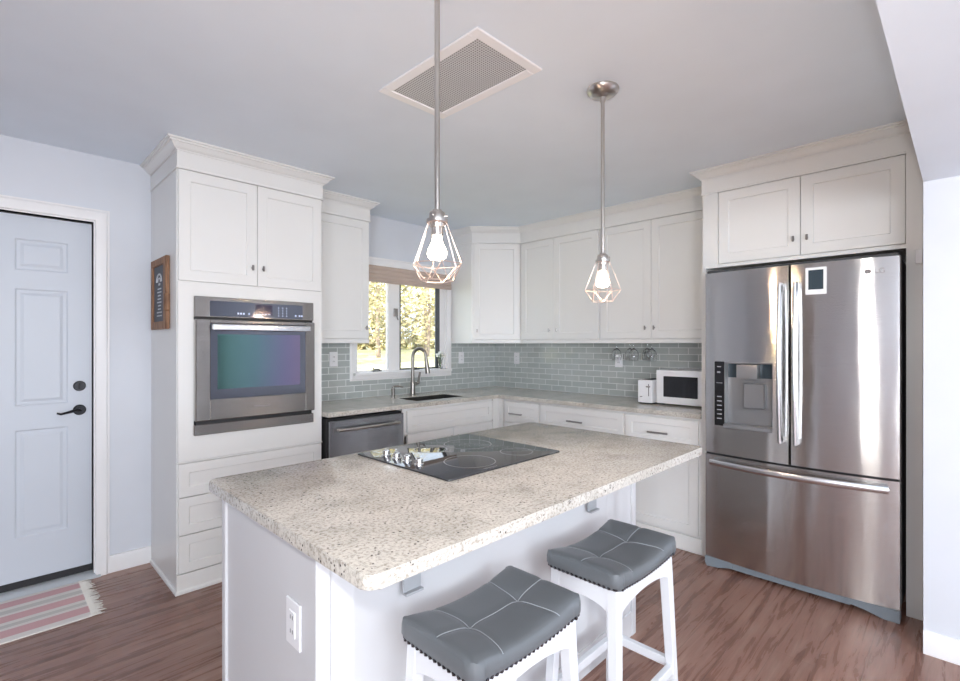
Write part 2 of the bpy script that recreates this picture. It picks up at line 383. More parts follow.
# ------------------------------------------------------------------ door
dr = thing('door_1', 'pale grey blue panelled entry door with black lever', 'door', (0, 0, 0)); dr['kind'] = 'structure'
DY = WY+.035
mb = MB(); mb.box(DX0+.006, DX1-.004, DY+.012, DY+.05, .068, DZ-.008)
cols = ((-.375, -.165), (.115, .335)); rows = ((.30, .88), (1.01, 1.645), (1.745, 1.915))
xs = [DX0+.006, cols[0][0], cols[0][1], cols[1][0], cols[1][1], DX1-.004]; zs = [.068, rows[0][0], rows[0][1], rows[1][0], rows[1][1], rows[2][0], rows[2][1], DZ-.008]
for i in range(5):
    for j in range(7):
        if i in (1, 3) and j in (1, 3, 5):
            x0, x1, z0, z1 = xs[i], xs[i+1], zs[j], zs[j+1]; L = []
            for ins, yy in ((0, DY), (.008, DY+.005), (.022, DY+.005), (.036, DY+.001)):
                L.append([mb._v(p) for p in ((x0+ins, yy, z0+ins), (x1-ins, yy, z0+ins), (x1-ins, yy, z1-ins), (x0+ins, yy, z1-ins))])
            for A, Bq in zip(L, L[1:]):
                for k in range(4): mb.bm.faces.new((A[k], A[(k+1) % 4], Bq[(k+1) % 4], Bq[k]))
            mb.bm.faces.new(L[-1])
        else: mb.bm.faces.new([mb._v(p) for p in ((xs[i], DY, zs[j]), (xs[i+1], DY, zs[j]), (xs[i+1], DY, zs[j+1]), (xs[i], DY, zs[j+1]))])
bmesh.ops.remove_doubles(mb.bm, verts=mb.bm.verts, dist=1e-5)
leaf = mb.build('door_leaf', 'door', dr, 12)
mb = MB().box(DX0, DX1, DY-.002, DY+.045, .031, .069).box(DX1-.006, DX1-.002, DY+.002, DY+.05, .03, DZ-.002).box(DX0+.003, DX1-.003, DY+.002, DY+.05, DZ-.009, DZ-.002)
mb.build('weather_strip', 'dark', dr)
cp = [(0, 0), (0, -.016), (.012, -.02), (.05, -.02), (.062, -.012), (.066, -.012), (.066, 0)]
mb = MB()
def casing(mb, x0, x1, z0, z1, y, wd=.066, sill=False):
    # mitred flat casing outside the opening x0..x1, z0..z1
    prof = [(0, 0), (0, -.014), (.008, -.019), (wd-.016, -.019), (wd-.008, -.013), (wd, -.013), (wd, 0)]
    pts = [(x0, z0, -1, 0), (x0, z1, -1, 1), (x1, z1, 1, 1), (x1, z0, 1, 0)]
    if sill: pts = [(x0, z0, -1, -1), (x0, z1, -1, 1), (x1, z1, 1, 1), (x1, z0, 1, -1)]
    R = [[mb._v((px+sx*o, y+d, pz+sz*o)) for o, d in prof] for px, pz, sx, sz in pts]
    seq = list(zip(R, R[1:])) + ([(R[3], R[0])] if sill else [])
    for A, C in seq:
        for k in range(len(prof)): mb.bm.faces.new((A[k], A[(k+1) % len(prof)], C[(k+1) % len(prof)], C[k]))
    if not sill: mb.bm.faces.new(R[0]); mb.bm.faces.new(R[3][::-1])
casing(mb, DX0, DX1+.007, 0, DZ+.008, WY)
mb.box(DX0-.012, DX0, WY-.001, WY+.14, 0, DZ+.008).box(DX1, DX1+.012, WY-.001, WY+.14, 0, DZ+.008).box(DX0, DX1, WY-.001, WY+.14, DZ, DZ+.008)
mb.build('door_frame', 'trim', dr)
mb = MB().prism([(WY-.03, 0), (WY-.03, .006), (WY-.004, .022), (WY+.03, .03), (WY+.1, .03), (WY+.1, 0)], DX0-.02, DX1+.03, 'x'); mb.build('threshold', mat('threshold_grey_metal', (.55, .58, .60), .4, .3), dr)
mb = MB().lathe([(0, 0), (.024, 0), (.027, -.006), (.021, -.014), (0, -.014)], (.385, DY, 1.105), 'y', 20)
mb.M = Matrix(); 
def knobdisc(x, z, r, t):
    m_ = MB(); m_.lathe([(0, 0), (r, 0), (r, t*.5), (r*.85, t), (0, t)], (x, DY, z), 'y', 24); return m_
mb = knobdisc(.385, 1.105, .029, .014); mb.box(.380, .390, DY-.026, DY-.012, 1.090, 1.120, .002); mb.build('deadbolt', 'black_metal', dr)
mb = knobdisc(.385, .968, .030, .012)
mb.tube([(.385, DY-.01, .968), (.385, DY-.048, .968)], .009)
mb.tube([(.388, DY-.048, .969), (.36, DY-.05, .970), (.33, DY-.05, .962), (.30, DY-.05, .955), (.282, DY-.048, .962)], [.010, .009, .007, .006, .005])
mb.build('door_lever', 'black_metal', dr)

# ------------------------------------------------------------------ window
wn = thing('window_1', 'white two pane casement window above the sink', 'window'); wn['kind'] = 'structure'
mb = MB(); casing(mb, wx0, wx1, wz0, wz1, WY, .055, True); mb.build('window_casing', 'trim', wn)
mb = MB().box(wx0, wx0+.02, WY, WY+.12, wz0, wz1).box(wx1-.02, wx1, WY, WY+.12, wz0, wz1).box(wx0, wx1, WY, WY+.12, wz0, wz0+.02).box(wx0, wx1, WY, WY+.12, wz1-.02, wz1)
mb.box(2.497, 2.612, WY+.010, WY+.045, wz0, wz1, .003).box(3.083, wx1-.01, WY+.010, WY+.045, wz0, wz1, .003); mb.build('window_frame', 'trim', wn)
mb = MB().box(wx0-.03, wx1+.03, WY-.055, WY+.012, wz0-.012, wz0+.014, .003); mb.build('window_sill', 'trim', wn)
for a, b, mm in ((wx0+.012, 2.498, 'trim'), (2.612, 3.083, 'trim')):
    mb = MB(); q = .012
    mb.box(a, a+q, WY+.018, WY+.042, wz0+.02, wz1-.02).box(b-q, b, WY+.018, WY+.042, wz0+.02, wz1-.02).box(a+q, b-q, WY+.018, WY+.042, wz0+.016, wz0+.028).box(a+q, b-q, WY+.018, WY+.042, wz1-.05, wz1-.02)
    s_ = mb.build('sash', mm, wn)
    MB().box(a+q, b-q, WY+.030, WY+.034, wz0+.028, wz1-.05).build('pane', 'pane', s_)
mb = MB(); a, b = 2.613, 3.082      # insect screen frame on the right sash
mb.box(a, a+.012, WY+.012, WY+.026, wz0+.02, wz1-.02).box(b-.05, b, WY+.012, WY+.026, wz0+.02, wz1-.02).box(a, b, WY+.012, WY+.026, wz0+.02, wz0+.034).box(a, b, WY+.012, WY+.026, wz1-.034, wz1-.02)
mb.build('screen_frame', mat('dark_grey_aluminium', (.09, .10, .11), .5), wn, label='dark grey insect screen frame')
for x in (2.37, 2.78):
    mb = MB().box(x-.05, x+.05, WY+.0, WY+.03, wz0+.012, wz0+.024, .004).tube([(x+.02, WY-.005, wz0+.03), (x+.0, WY-.02, wz0+.036), (x-.05, WY-.022, wz0+.034), (x-.055, WY-.022, wz0+.05)], .005)
    mb.build('window_crank', 'black_metal', wn)
mb = MB().box(2.545, 2.585, WY-.004, WY+.014, 1.59, 1.66, .003).tube([(2.565, WY-.005, 1.60), (2.572, WY-.02, 1.56)], .006); mb.build('sash_latch', 'nickel_dark', wn)

# folded cloth shade at the head of the window
sh = thing('roman_shade', 'folded taupe fabric shade at the top of the sink window', 'window shade', (wx0-.02, WY-.05, 1.85))
mb = MB(); Wd = wx1-wx0+.04
for k in range(4):
    z = .16 - k*.035; prof = [(.004, z), (-.003, z-.012), (-.004, z-.03), (-.001, z-.0365), (.012, z-.036), (.014, z)]
    mb.prism(prof, 0, Wd, 'x')
mb.build('cloth_fold', 'shade', sh)
MB().box(0, Wd, -.004, .028, .16, .185, .003).build('head_rail', 'trim', sh)

# ------------------------------------------------------------------ cabinets
def crown(path, y=-.02):
    return MB().sweep(path, [(0, 2.384), (.009, 2.384), (.009, 2.391), (.014, 2.393), (.022, 2.399), (.032, 2.411), (.038, 2.419), (.045, 2.420), (.047, 2.428), (.058, 2.430), (.058, 2.4395), (0, 2.4395)])
def frieze(path): return MB().sweep(path, [(-.015, 2.290), (.007, 2.290), (.007, 2.298), (.003, 2.302), (.003, 2.389), (-.015, 2.389)])
def knob(x, z, parent, y=-.02, nm='knob'):
    mb = MB().tube([(x, y+.001, z), (x, y-.014, z)], .0045, 8).box(x-.006, x+.006, y-.024, y-.014, z-.016, z+.016, .003); return mb.build(nm, 'nickel_dark', parent)
def pull(x, z, parent, L=.145, y=-.02):
    mb = MB().tube([(x-L/2+.02, y+.001, z), (x-L/2+.02, y-.024, z)], .004, 8).tube([(x+L/2-.02, y+.001, z), (x+L/2-.02, y-.024, z)], .004, 8).box(x-L/2, x+L/2, y-.032, y-.022, z-.006, z+.006, .003)
    return mb.build('handle', 'nickel_dark', parent)
def door(x0, x1, z0, z1, parent, nm='door', **k): return MB().shaker(x0+.0015, x1-.0015, z0, z1, 0, **k).build(nm, 'cabinet', parent)

# tall oven cabinet: body face y=3.02
TX0, TX1, TY = .728, 1.56, 3.02; TW = TX1-TX0; TD = WY-TY-.001
oc = thing('oven_cabinet', 'tall white cabinet tower with built-in oven and three drawers', 'cabinet', (TX0, TY, 0))
oz0, oz1, ox0, ox1 = .845, 1.609, .077, .762   # oven recess
mb = MB().box(0, ox0+.006, 0, TD, 0, 2.39).box(ox1-.006, TW, 0, TD, 0, 2.39).box(ox0+.006, ox1-.006, 0, TD, 0, oz0+.01).box(ox0+.006, ox1-.006, 0, TD, oz1-.01, 2.39).box(ox0+.006, ox1-.006, TD-.01, TD, oz0+.01, oz1-.01)
mb.build('cabinet_body', 'cabinet', oc)
mb = MB().box(.004, TW-.004, -.018, 0, .710, oz0).box(.004, TW-.004, -.018, 0, oz1, 1.684).box(.004, ox0, -.018, 0, oz0, oz1).box(ox1, TW-.004, -.018, 0, oz0, oz1); mb.build('face_panel', 'cabinet', oc)
MB().box(-.012, 0, -.02, TD, .10, 2.30).build('side_panel', 'cabinet', oc) if False else None
d = door(.004, TW/2+.001, 1.69, 2.288, oc); knob(TW/2-.03, 1.795, d)
d = door(TW/2+.001, TW-.004, 1.69, 2.288, oc); knob(TW/2+.032, 1.795, d)
for z0, z1 in ((.107, .308), (.312, .512), (.516, .697)): door(.004, TW-.004, z0, z1, oc, 'drawer', st=.05)
MB().box(-.006, TW+.001, -.022, .0, .700, .709, .002).build('drawer_rail', 'cabinet', oc)
MB().box(-.004, TW-.001, -.020, .0, 0, .102, .002).build('base_board', 'cabinet', oc)
MB().sweep([(0, TD), (0, -.018), (TW-.001, -.018)], [(0, 0), (.012, 0), (.011, .012), (.004, .02), (0, .02)]).build('base_moulding', 'cabinet', oc)
crown([(0, TD), (0, -.02), (TW, -.02), (TW, TD)]).build('crown_moulding', 'cabinet', oc, 12)
frieze([(0, TD), (0, -.02), (TW, -.02), (TW, TD)]).build('frieze', 'cabinet', oc)

# framed chalk sign on the tower's side
fs = thing('framed_sign', 'small chalkboard sign in rough brown wood frame on the oven cabinet side', 'sign', (TX0-.001, 3.362, 1.43))
sw, shh = .40, .42
def wob(n, a): return [random.uniform(-a, a) for _ in range(n)]
y0, y1 = -.215, .125
MB().box(-.022, 0, y0, y0+.055, 0, .41, .004).box(-.022, 0, y1-.042, y1, 0, .41, .004).box(-.022, 0, y0+.055, y1-.042, 0, .045, .004).box(-.022, 0, y0+.055, y1-.042, .368, .41, .004).box(-.027, 0, y0-.006, y0+.03, .10, .2, .006).build('wood_frame', 'frame', fs)
MB().box(-.012, -.001, y0+.05, y1-.038, .04, .372).build('chalkboard', 'chalk', fs)
mb = MB(); cy_ = (y0+.07+y1-.055)/2
for k in range(9):
    z = .235 - k*.0195; hw = .045+random.uniform(-.018, .03)
    yy = -hw
    while yy < hw:
        L = random.uniform(.01, .026); mb.box(-.0132, -.0118, cy_+yy, cy_+min(yy+L, hw), z-.0035, z+.0035); yy += L+.006
mb.tube([(-.0125, cy_+.055*math.cos(a), .275+.045*math.sin(a)) for a in [i*PI/10 for i in range(11)]], .005, 6)
mb.tube([(-.0125, cy_+.03*math.cos(a), .275+.022*math.sin(a)) for a in [i*PI/10 for i in range(11)]], .004, 6).box(-.0132, -.0118, cy_-.02, cy_+.02, .255, .268)
mb.build('chalk_lettering', 'chalkline', fs)

# oven
ov = thing('wall_oven', 'stainless steel built-in wall oven with iridescent glass door', 'oven', (TX0+ox0, TY-.018, oz0))
OW, OH = ox1-ox0, oz1-oz0
MB().box(.016, OW-.016, .001, .50, .016, OH-.016).build('oven_box', 'dark', ov)
pz = OH-.115
MB().box(0, OW, -.022, 0, pz, OH, .003).build('control_panel', 'steel_dark', ov)
cpn = MB().box(.075, OW-.075, -.0245, -.021, pz+.008, OH-.022).build('control_glass', 'ovenpanel', ov)
MB().box(.32, .42, -.0255, -.024, pz+.022, OH-.032).build('display', 'display', cpn)
def key(*a): MB().box(*a).build('touch_key', 'led', cpn)
for i in range(4): key(.335+i*.02, .347+i*.02, -.0262, -.0252, pz+.026, pz+.031)
for i in range(3):
    for j in range(4): key(.455+i*.025, .460+i*.025, -.0255, -.0243, pz+.02+j*.016, pz+.025+j*.016)
for x in (.22, .235, .25, .28, .56, .585, .60): key(x, x+.009, -.0255, -.0243, pz+.022, pz+.032)
MB().box(.004, OW-.004, -.012, 0, pz-.012, pz).build('shadow_gap', 'dark', ov)
dz0, dz1 = .078, pz-.012
mb = MB(); gx0, gx1, gz0, gz1 = .075, OW-.062, dz0+.115, dz1-.022
mb.box(0, gx0, -.04, 0, dz0, dz1, .004).box(gx1, OW, -.04, 0, dz0, dz1, .004).box(gx0-.004, gx1+.004, -.04, 0, dz0, gz0, .004).box(gx0-.004, gx1+.004, -.04, 0, gz1, dz1, .004)
od = mb.build('oven_door', 'steel_dark', ov)
MB().box(gx0-.003, gx1+.003, -.036, -.006, gz0-.003, gz1+.003).build('door_glass_border', 'ovenpanel', od)
MB().box(gx0+.035, gx1-.035, -.0368, -.035, gz0+.055, gz1-.06).build('door_window', 'ovenglass', od)
mb = MB().box(gx0-.002, gx1+.012, -.085, -.062, gz1-.038, gz1-.004, .008, 3).box(gx0+.01, gx0+.034, -.066, -.034, gz1-.034, gz1-.008, .004).box(gx1-.03, gx1-.006, -.066, -.034, gz1-.034, gz1-.008, .004)
mb.build('door_handle', 'handle', od)
text('oven_lettering', 'Whirlpool', .022, 'chrome', od, (OW/2+.01, -.0408, dz0+.058), (PI/2, 0, 0))
MB().box(.01, OW-.01, -.014, 0, .054, dz0).build('lower_gap', 'dark', ov)
MB().box(-.004, OW-.002, -.028, 0, 0, .058, .003).build('vent_trim', 'steel_dark', ov)

# wall cabinets
UZ0 = 1.352
def wall_cab(label, loc, rz, W, D, doors, knobs, cpath, group=None):
    c = thing('wall_cabinet', label, 'cabinet', loc, rz, group)
    MB().box(0, W, 0, D, UZ0+.02, 2.39).box(0, W, 0, .02, UZ0, UZ0+.02).box(0, .018, .02, D, UZ0, UZ0+.02).box(W-.018, W, .02, D, UZ0, UZ0+.02).build('cabinet_body', 'cabinet', c)
    for (a, b), kx in zip(doors, knobs):
        d = door(a, b, UZ0+.036, 2.288, c)
        if kx is not None: knob(kx, 1.47, d)
    MB().box(0, W, -.018, 0, UZ0, UZ0+.033, .002).build('light_rail', 'cabinet', c)
    crown(cpath).build('crown_moulding', 'cabinet', c, 12); frieze(cpath).build('frieze', 'cabinet', c)
    return c
U0 = 1.575
wall_cab('narrow white wall cabinet left of the sink window', (1.562, 3.30, 0), 0, 2.098-1.562, WY-3.301, [(.02, .532)], [.50], [(.001, -.02), (.536, -.02), (.536, WY-3.301)])
UX = 3.575
g = 'double-door white wall cabinets above the microwave counter'
wall_cab('two-door white wall cabinet next to the corner cabinet', (UX, 2.99, 0), -PI/2, .86, WX-UX-.001, [(.012, .392), (.392, .84)], [.348, .432], [(.012, -.02), (.86, -.02)])
wall_cab('two-door white wall cabinet next to the refrigerator cabinet', (UX, 2.13, 0), -PI/2, .935, WX-UX-.001, [(0.0, .435), (.435, .90)], [.392, .462], [(0, -.02), (.938, -.02)])
# diagonal corner cabinet
cc = thing('corner_wall_cabinet', 'diagonal white wall cabinet in the corner right of the window', 'cabinet', (3.22, 3.30, 0))
poly = [(0, 0), (0, WY-3.301), (WX-3.221, WY-3.301), (WX-3.221, -.309), (UX-3.22, -.309), (UX-3.22, -.309+.0)]
poly = poly[:5]
MB().prism(poly, UZ0+.02, 2.39).build('cabinet_body', 'cabinet', cc)
dv = Vector((UX-3.22, -.309, 0)); ang = math.atan2(dv.y, dv.x); L = dv.length; R_ = Matrix.Rotation(ang, 4, 'Z')
m_ = MB(R_).shaker(.022, L-.022, UZ0+.036, 2.288, 0, st=.05); d = m_.build('door', 'cabinet', cc)
m_ = MB(R_).tube([(.05, -.018, 1.47), (.05, -.034, 1.47)], .0045, 8).box(.044, .056, -.044, -.034, 1.454, 1.486, .003); m_.build('knob', 'nickel_dark', d)
m_ = MB(R_).box(0, L, -.018, .006, UZ0, UZ0+.033, .002); m_.M = Matrix(); m_.box(0, .018, 0, WY-3.302, UZ0, UZ0+.02); m_.build('light_rail', 'cabinet', cc)
nv = Vector((math.sin(ang), -math.cos(ang)))*.02
cpth = [(-.0, WY-3.301), (-.0, -.008), (UX-3.22-.02, -.309-.008)]
crown(cpth).build('crown_moulding', 'cabinet', cc, 12); frieze(cpth).build('frieze', 'cabinet', cc)

# stemware rack and glasses under the right wall cabinet
rk = thing('stemware_rack', 'wire rack for wine glasses under the right wall cabinet', 'rack', (3.70, 1.9, UZ0+.018))
mb = MB()
for k in range(6): mb.tube([(-.09, -.2+k*.075, -.006), (.10, -.2+k*.075, -.006)], .003, 6)
mb.tube([(-.085, -.2, -.003), (-.085, .175, -.003)], .003, 6).tube([(.095, -.2, -.003), (.095, .175, -.003)], .003, 6); mb.build('rack_wire', 'chrome', rk)
pos = [('leftmost', .0), ('second', 0), ('third', 0), ('rightmost', 0)]
gp = None
for k in range(5):
    y = 2.03 - k*.075; x = 3.66 + (.06 if k % 2 else -.02)
    if gp is None:
        gp = thing('wine_glass', '', 'wine glass', (x, y, 0))
        MB().lathe([(.0, 1.362), (.030, 1.361), (.031, 1.359), (.004, 1.352), (.0035, 1.315), (.014, 1.305), (.031, 1.288), (.039, 1.262), (.038, 1.235), (.034, 1.216), (.0326, 1.216), (.0363, 1.236), (.0373, 1.262), (.0293, 1.286), (.013, 1.302), (0, 1.306)], (0, 0, 0), 'z', 18).build('glass_bowl', 'glass', gp)
        gg = gp
    else: gg = copy_tree(gp); gg.location = (x, y, 0)
    gg['label'] = ('wine glass hanging upside down under the wall cabinet, ' + ['leftmost of the five', 'second from the left', 'middle of the five', 'second from the right', 'rightmost of the five'][k]); gg['group'] = 'wine glasses hanging under the wall cabinet'

# base cabinets
def base_cab(label, loc, rz, W, D, mode, depth_body=None, hollow=False):
    c = thing('base_cabinet', label, 'cabinet', loc, rz)
    mb = MB()
    if hollow: mb.box(0, .018, 0, D, 0, .868).box(W-.018, W, 0, D, 0, .868).box(.018, W-.018, 0, D, 0, .12).box(.018, W-.018, D-.01, D, .12, .868).box(.018, W-.018, 0, .018, .66, .868).box(.018, W-.018, 0, .018, .12, .15)
    else: mb.box(0, W, 0, D, 0, .868)
    mb.build('cabinet_body', 'cabinet', c)
    MB().box(0, W, -.02, 0, 0, .10, .002).build('toe_board', 'cabinet', c)
    return c
BX = 3.23
sb = base_cab('white sink base cabinet beneath the window', (2.172, 2.96, 0), 0, 3.135-2.172, WY-2.961, '', hollow=True)
MB().shaker(.035, .955, .687, .848, 0, st=.045).build('false_front', 'cabinet', sb)
w_ = .96/2
d = door(.035, .495, .115, .672, sb); knob(.46, .60, d); d = door(.495, .955, .115, .672, sb); knob(.53, .60, d)
f = tag(MB().box(3.137, BX, 2.945, 2.975, 0, .868).box(BX-.018, BX, 2.90, 2.945, 0, .868).build('corner_filler', 'cabinet'), 'narrow white filler strip where the two base cabinet runs meet', 'cabinet panel')
c1 = base_cab('narrow white drawer cabinet beside the inside corner', (BX, 2.898, 0), -PI/2, .403, WX-BX-.001, '')
d = door(.02, .395, .677, .848, c1, 'drawer', st=.045); pull(.165, .748, d); d = door(.02, .395, .115, .664, c1); knob(.06, .60, d)
c2 = base_cab('wide white drawer cabinet in the middle of the right run', (BX, 2.493, 0), -PI/2, .765, WX-BX-.001, '')
d = door(.012, .755, .677, .848, c2, 'drawer', st=.045); pull(.355, .748, d); d = door(.012, .384, .115, .664, c2); knob(.345, .6, d); d = door(.384, .755, .115, .664, c2); knob(.42, .6, d)
c3 = base_cab('white drawer and door cabinet under the microwave', (BX, 1.726, 0), -PI/2, .531, WX-BX-.001, '')
d = door(.005, .51, .677, .848, c3, 'drawer', st=.045); pull(.25, .748, d); d = door(.005, .51, .115, .664, c3); knob(.05, .6, d)

# dishwasher
dw = thing('dishwasher', 'stainless steel dishwasher between the oven cabinet and sink cabinet', 'dishwasher', (1.566, 2.96, 0))
MB().box(.004, .600, .004, .60, .09, .852).build('tub_case', 'dark', dw)
dd = MB().box(.012, .598, -.032, .003, .115, .842, .004).build('dishwasher_door', 'steel_dw', dw)
pts = [(.055+i*.485/10, -.062-.012*math.sin(i*PI/10), .782) for i in range(11)]
mb = MB().tube(pts, .0105, 10).box(.058, .078, -.062, -.030, .774, .790, .003).box(.517, .537, -.062, -.030, .774, .790, .003); mb.build('door_handle', 'nickel', dd)
MB().box(.01, .598, .03, .05, 0, .10).build('toe_panel', 'dark', dw)

# countertop with sink cut-out
def grid_slab(xs, ys, inc, z0, z1, bev=.003):
    t = bmesh.new(); V = {}
    def v(i, j):
        if (i, j) not in V: V[i, j] = t.verts.new((xs[i], ys[j], z1))
        return V[i, j]
    fs_ = [t.faces.new((v(i, j), v(i+1, j), v(i+1, j+1), v(i, j+1))) for i in range(len(xs)-1) for j in range(len(ys)-1) if inc(i, j)]
    r = bmesh.ops.extrude_face_region(t, geom=fs_); bmesh.ops.translate(t, vec=(0, 0, z0-z1), verts=[e for e in r['geom'] if isinstance(e, bmesh.types.BMVert)])
    bmesh.ops.recalc_face_normals(t, faces=t.faces)
    if bev: bmesh.ops.bevel(t, geom=[e for e in t.edges if len(e.link_faces) == 2 and e.calc_face_angle(0) > 1], offset=bev, segments=2, affect='EDGES')
    return t
mb = MB(); xs = [1.562, 2.385, 2.90, 3.185, WX-.009]; ys = [1.194, 2.925, 3.05, 3.32, WY-.009]
mb.add(grid_slab(xs, ys, lambda i, j: (i == 3) or (j >= 1 and not (i == 1 and j == 2)), .869, CT))
tag(mb.build('countertop', 'granite'), 'L-shaped speckled granite countertop along the two walls', 'countertop')
sk = thing('kitchen_sink', 'dark stainless undermount sink below the window', 'sink', (2.385, 3.05, .868))
mb = MB(); W_, D_ = .515, .27
mb.box(-.012, 0, -.012, D_+.012, -.2, 0).box(W_, W_+.012, -.012, D_+.012, -.2, 0).box(0, W_, -.012, 0, -.2, 0).box(0, W_, D_, D_+.012, -.2, 0).box(-.012, W_+.012, -.012, D_+.012, -.21, -.2); e_ = .0015; f_ = .005
for q in ((e_, f_, e_, D_-e_), (W_-f_, W_-e_, e_, D_-e_), (f_, W_-f_, e_, f_), (f_, W_-f_, D_-f_, D_-e_)): mb.box(*q, -.05, .029)
mb.build('basin', 'sinksteel', sk)
MB().lathe([(0, 0), (.04, 0), (.045, .003), (.045, 0)], (W_/2, D_/2, -.2), 'z', 20).build('drain', 'chrome', sk)
fa = thing('faucet', 'brushed nickel gooseneck kitchen faucet behind the sink', 'faucet', (2.63, 3.43, CT))
MB().lathe([(0, 0), (.030, 0), (.030, .006), (.024, .012), (.021, .05), (.021, .11), (.014, .135), (0, .135)], (0, 0, 0), 'z', 20).build('faucet_base', 'faucetmetal', fa)
pts = [(0, 0, .12), (0, 0, .22), (0, 0, .32)] + [((.034*(1-math.cos(a))), -.050*(1-math.cos(a)), .33+.075*math.sin(a)) for a in [i*PI/12 for i in range(1, 12)]] + [(.069, -.101, .29)]
MB().tube(pts, .0145, 12).build('spout', 'faucetmetal', fa)
MB().tube([(.068, -.100, .32), (.072, -.106, .26), (.078, -.112, .19)], [.015, .020, .021], 12).build('spray_head', 'faucetmetal', fa)
MB().lathe([(0, 0), (.022, 0), (.024, .03), (0, .035)], (.018, 0, .085), 'z', 12).tube([(.02, 0, .095), (.055, -.01, .105), (.062, -.012, .16), (.066, -.02, .20)], [.017, .016, .010, .008], 10).build('faucet_lever', 'faucetmetal', fa)
sd = thing('soap_dispenser', 'small brushed nickel soap pump left of the faucet', 'soap dispenser', (2.385, 3.375, CT))
MB().lathe([(0, 0), (.02, 0), (.02, .004), (.014, .01), (.016, .075), (.010, .08), (.010, .095), (0, .095)], (0, 0, 0), 'z', 16).build('pump_body', 'faucetmetal', sd)
MB().tube([(0, 0, .093), (.03, -.02, .097), (.07, -.045, .088)], [.009, .007, .005], 10).build('pump_nozzle', 'faucetmetal', sd)
va = thing('flower_vase', 'small clear vase of pale flowers on the window sill', 'vase', (3.055, WY-.03, wz0+.015))
MB().lathe([(0, 0), (.018, 0), (.022, .02), (.020, .07), (.026, .10), (.0245, .10), (.0185, .07), (.0205, .02), (0, .004)], (0, 0, 0), 'z', 16).build('glass_vase', 'glass', va)
mb = MB(); fl = MB()
for k in range(6):
    a = k*1.05; r = .03 if k else 0; p = (r*math.cos(a)*1.2, -.008+r*math.sin(a)*.6, .135+.02*math.sin(k*2.1))
    mb.tube([(0, 0, .01), (p[0]*.4, p[1]*.4, .08), p], .0022, 6)
    for j in range(7):
        b = j*2*PI/7; fl.lathe([(0, -.008), (.011, -.003), (.012, .004), (0, .010)], (p[0]+.010*math.cos(b), p[1]+.010*math.sin(b), p[2]+.004*(j % 2)), 'z', 8)
mb.build('stems', 'stem', va); fl.build('petals', 'terracotta', va)

# outlets
def outlet(label, loc, rz, w_=.072, h_=.116, sw=False):
    o = thing('wall_outlet', label, 'outlet', loc, rz, None)
    MB().box(-w_/2, w_/2, -.006, 0, -h_/2, h_/2, .002).build('cover_plate', 'plastic', o)
    MB().box(-.017, .017, -.009, -.005, -.034, .034, .002).build('socket_face' if not sw else 'rocker_switch', 'plastic', o)
    for z in (-.018, .018):
        for x in (-.006, .006): MB().box(x-.0012, x+.0012, -.0095, -.0085, z-.005, z+.005).build('socket_slot', 'dark', o)
    return o
outlet('white outlet plate on the tiles left of the sink window', (1.955, WY-.008, 1.225), 0)
outlet('white outlet plate on the tiles right of the sink window', (3.345, WY-.008, 1.21), 0)
outlet('white outlet plate on tiles near the corner of the right wall', (WX-.008, 3.27, 1.20), -PI/2)
outlet('white outlet plate on the tiles under the wine glasses', (WX-.008, 2.12, 1.205), -PI/2)

# microwave
mw = thing('microwave', 'white microwave oven on the counter beside the refrigerator', 'microwave', (3.50, 1.625, CT), -PI/2)
MB().box(0, .42, .012, .30, .012, .255, .006).build('microwave_case', 'plastic', mw)
mdoor = MB().box(0, .42, -.008, .012, .012, .255, .006, 2).build('microwave_door', 'plastic', mw)
MB().box(.055, .30, -.0105, -.007, .062, .212, .003).build('door_window', 'black_gloss', mdoor)
MB().box(.345, .41, -.0105, -.007, .03, .235, .002).build('control_pad', 'plastic', mw)
for x in (.03, .38):
    for y in (.04, .26): MB().lathe([(0, 0), (.012, 0), (.012, .013), (0, .013)], (x, y, 0), 'z', 10).build('rubber_foot', 'dark', mw)
ts = thing('toaster', 'white toaster tucked against the left side of the microwave', 'toaster', (3.46, 1.757, CT), -PI/2)
MB().box(0, .115, 0, .25, .008, .178, .014, 3).build('toaster_shell', 'plastic', ts)
MB().box(.012, .103, .01, .24, 0, .012).build('base_trim', 'dark', ts); MB().box(.02, .10, .03, .22, .1775, .1795).build('bread_slot', 'dark', ts)
MB().box(.086, .090, -.0015, .004, .06, .15).build('lever_slot', 'dark', ts); MB().box(.072, .102, -.016, .0, .125, .135, .003).build('lever', 'nickel_dark', ts)
MB().lathe([(0, 0), (.014, 0), (.013, .010), (0, .011)], (.035, 0, .055), 'y', 16).build('browning_knob', 'plastic', ts)
MB().box(.026, .044, -.013, -.0105, .053, .057).build('knob_marker', 'dark', ts)

# ------------------------------------------------------------------ refrigerator and its surround
rs = thing('refrigerator_surround', 'white cabinet and side panels enclosing the refrigerator', 'cabinet', (3.24, 1.192, 0), -PI/2)
SW, SD = 1.045, WX-3.241
MB().box(.0, SW-.058, 0, SD, 1.83, 2.39).box(0, .012, 0, SD, 0, 1.83).build('cabinet_body', 'cabinet', rs)
MB().box(-.002, .024, -.03, 0, 0, 1.83).build('left_panel', 'cabinet', rs)
MB().box(SW-.063, SW-.001, -.03, 0, 0, 2.30).box(SW-.058, SW-.04, 0, SD, 0, 1.83).build('right_panel', 'cabinet', rs)
MB().box(0, SW-.063, -.018, 0, 1.822, 1.842).box(0, .092, -.018, 0, 1.842, 2.29).build('face_frame', 'cabinet', rs)
d = door(.094, .532, 1.846, 2.288, rs); knob(.50, 1.938, d); d = door(.532, SW-.065, 1.846, 2.288, rs); knob(.566, 1.938, d)
crown([(-.002, SD), (-.002, -.02), (SW-.002, -.02)]).build('crown_moulding', 'cabinet', rs, 12)
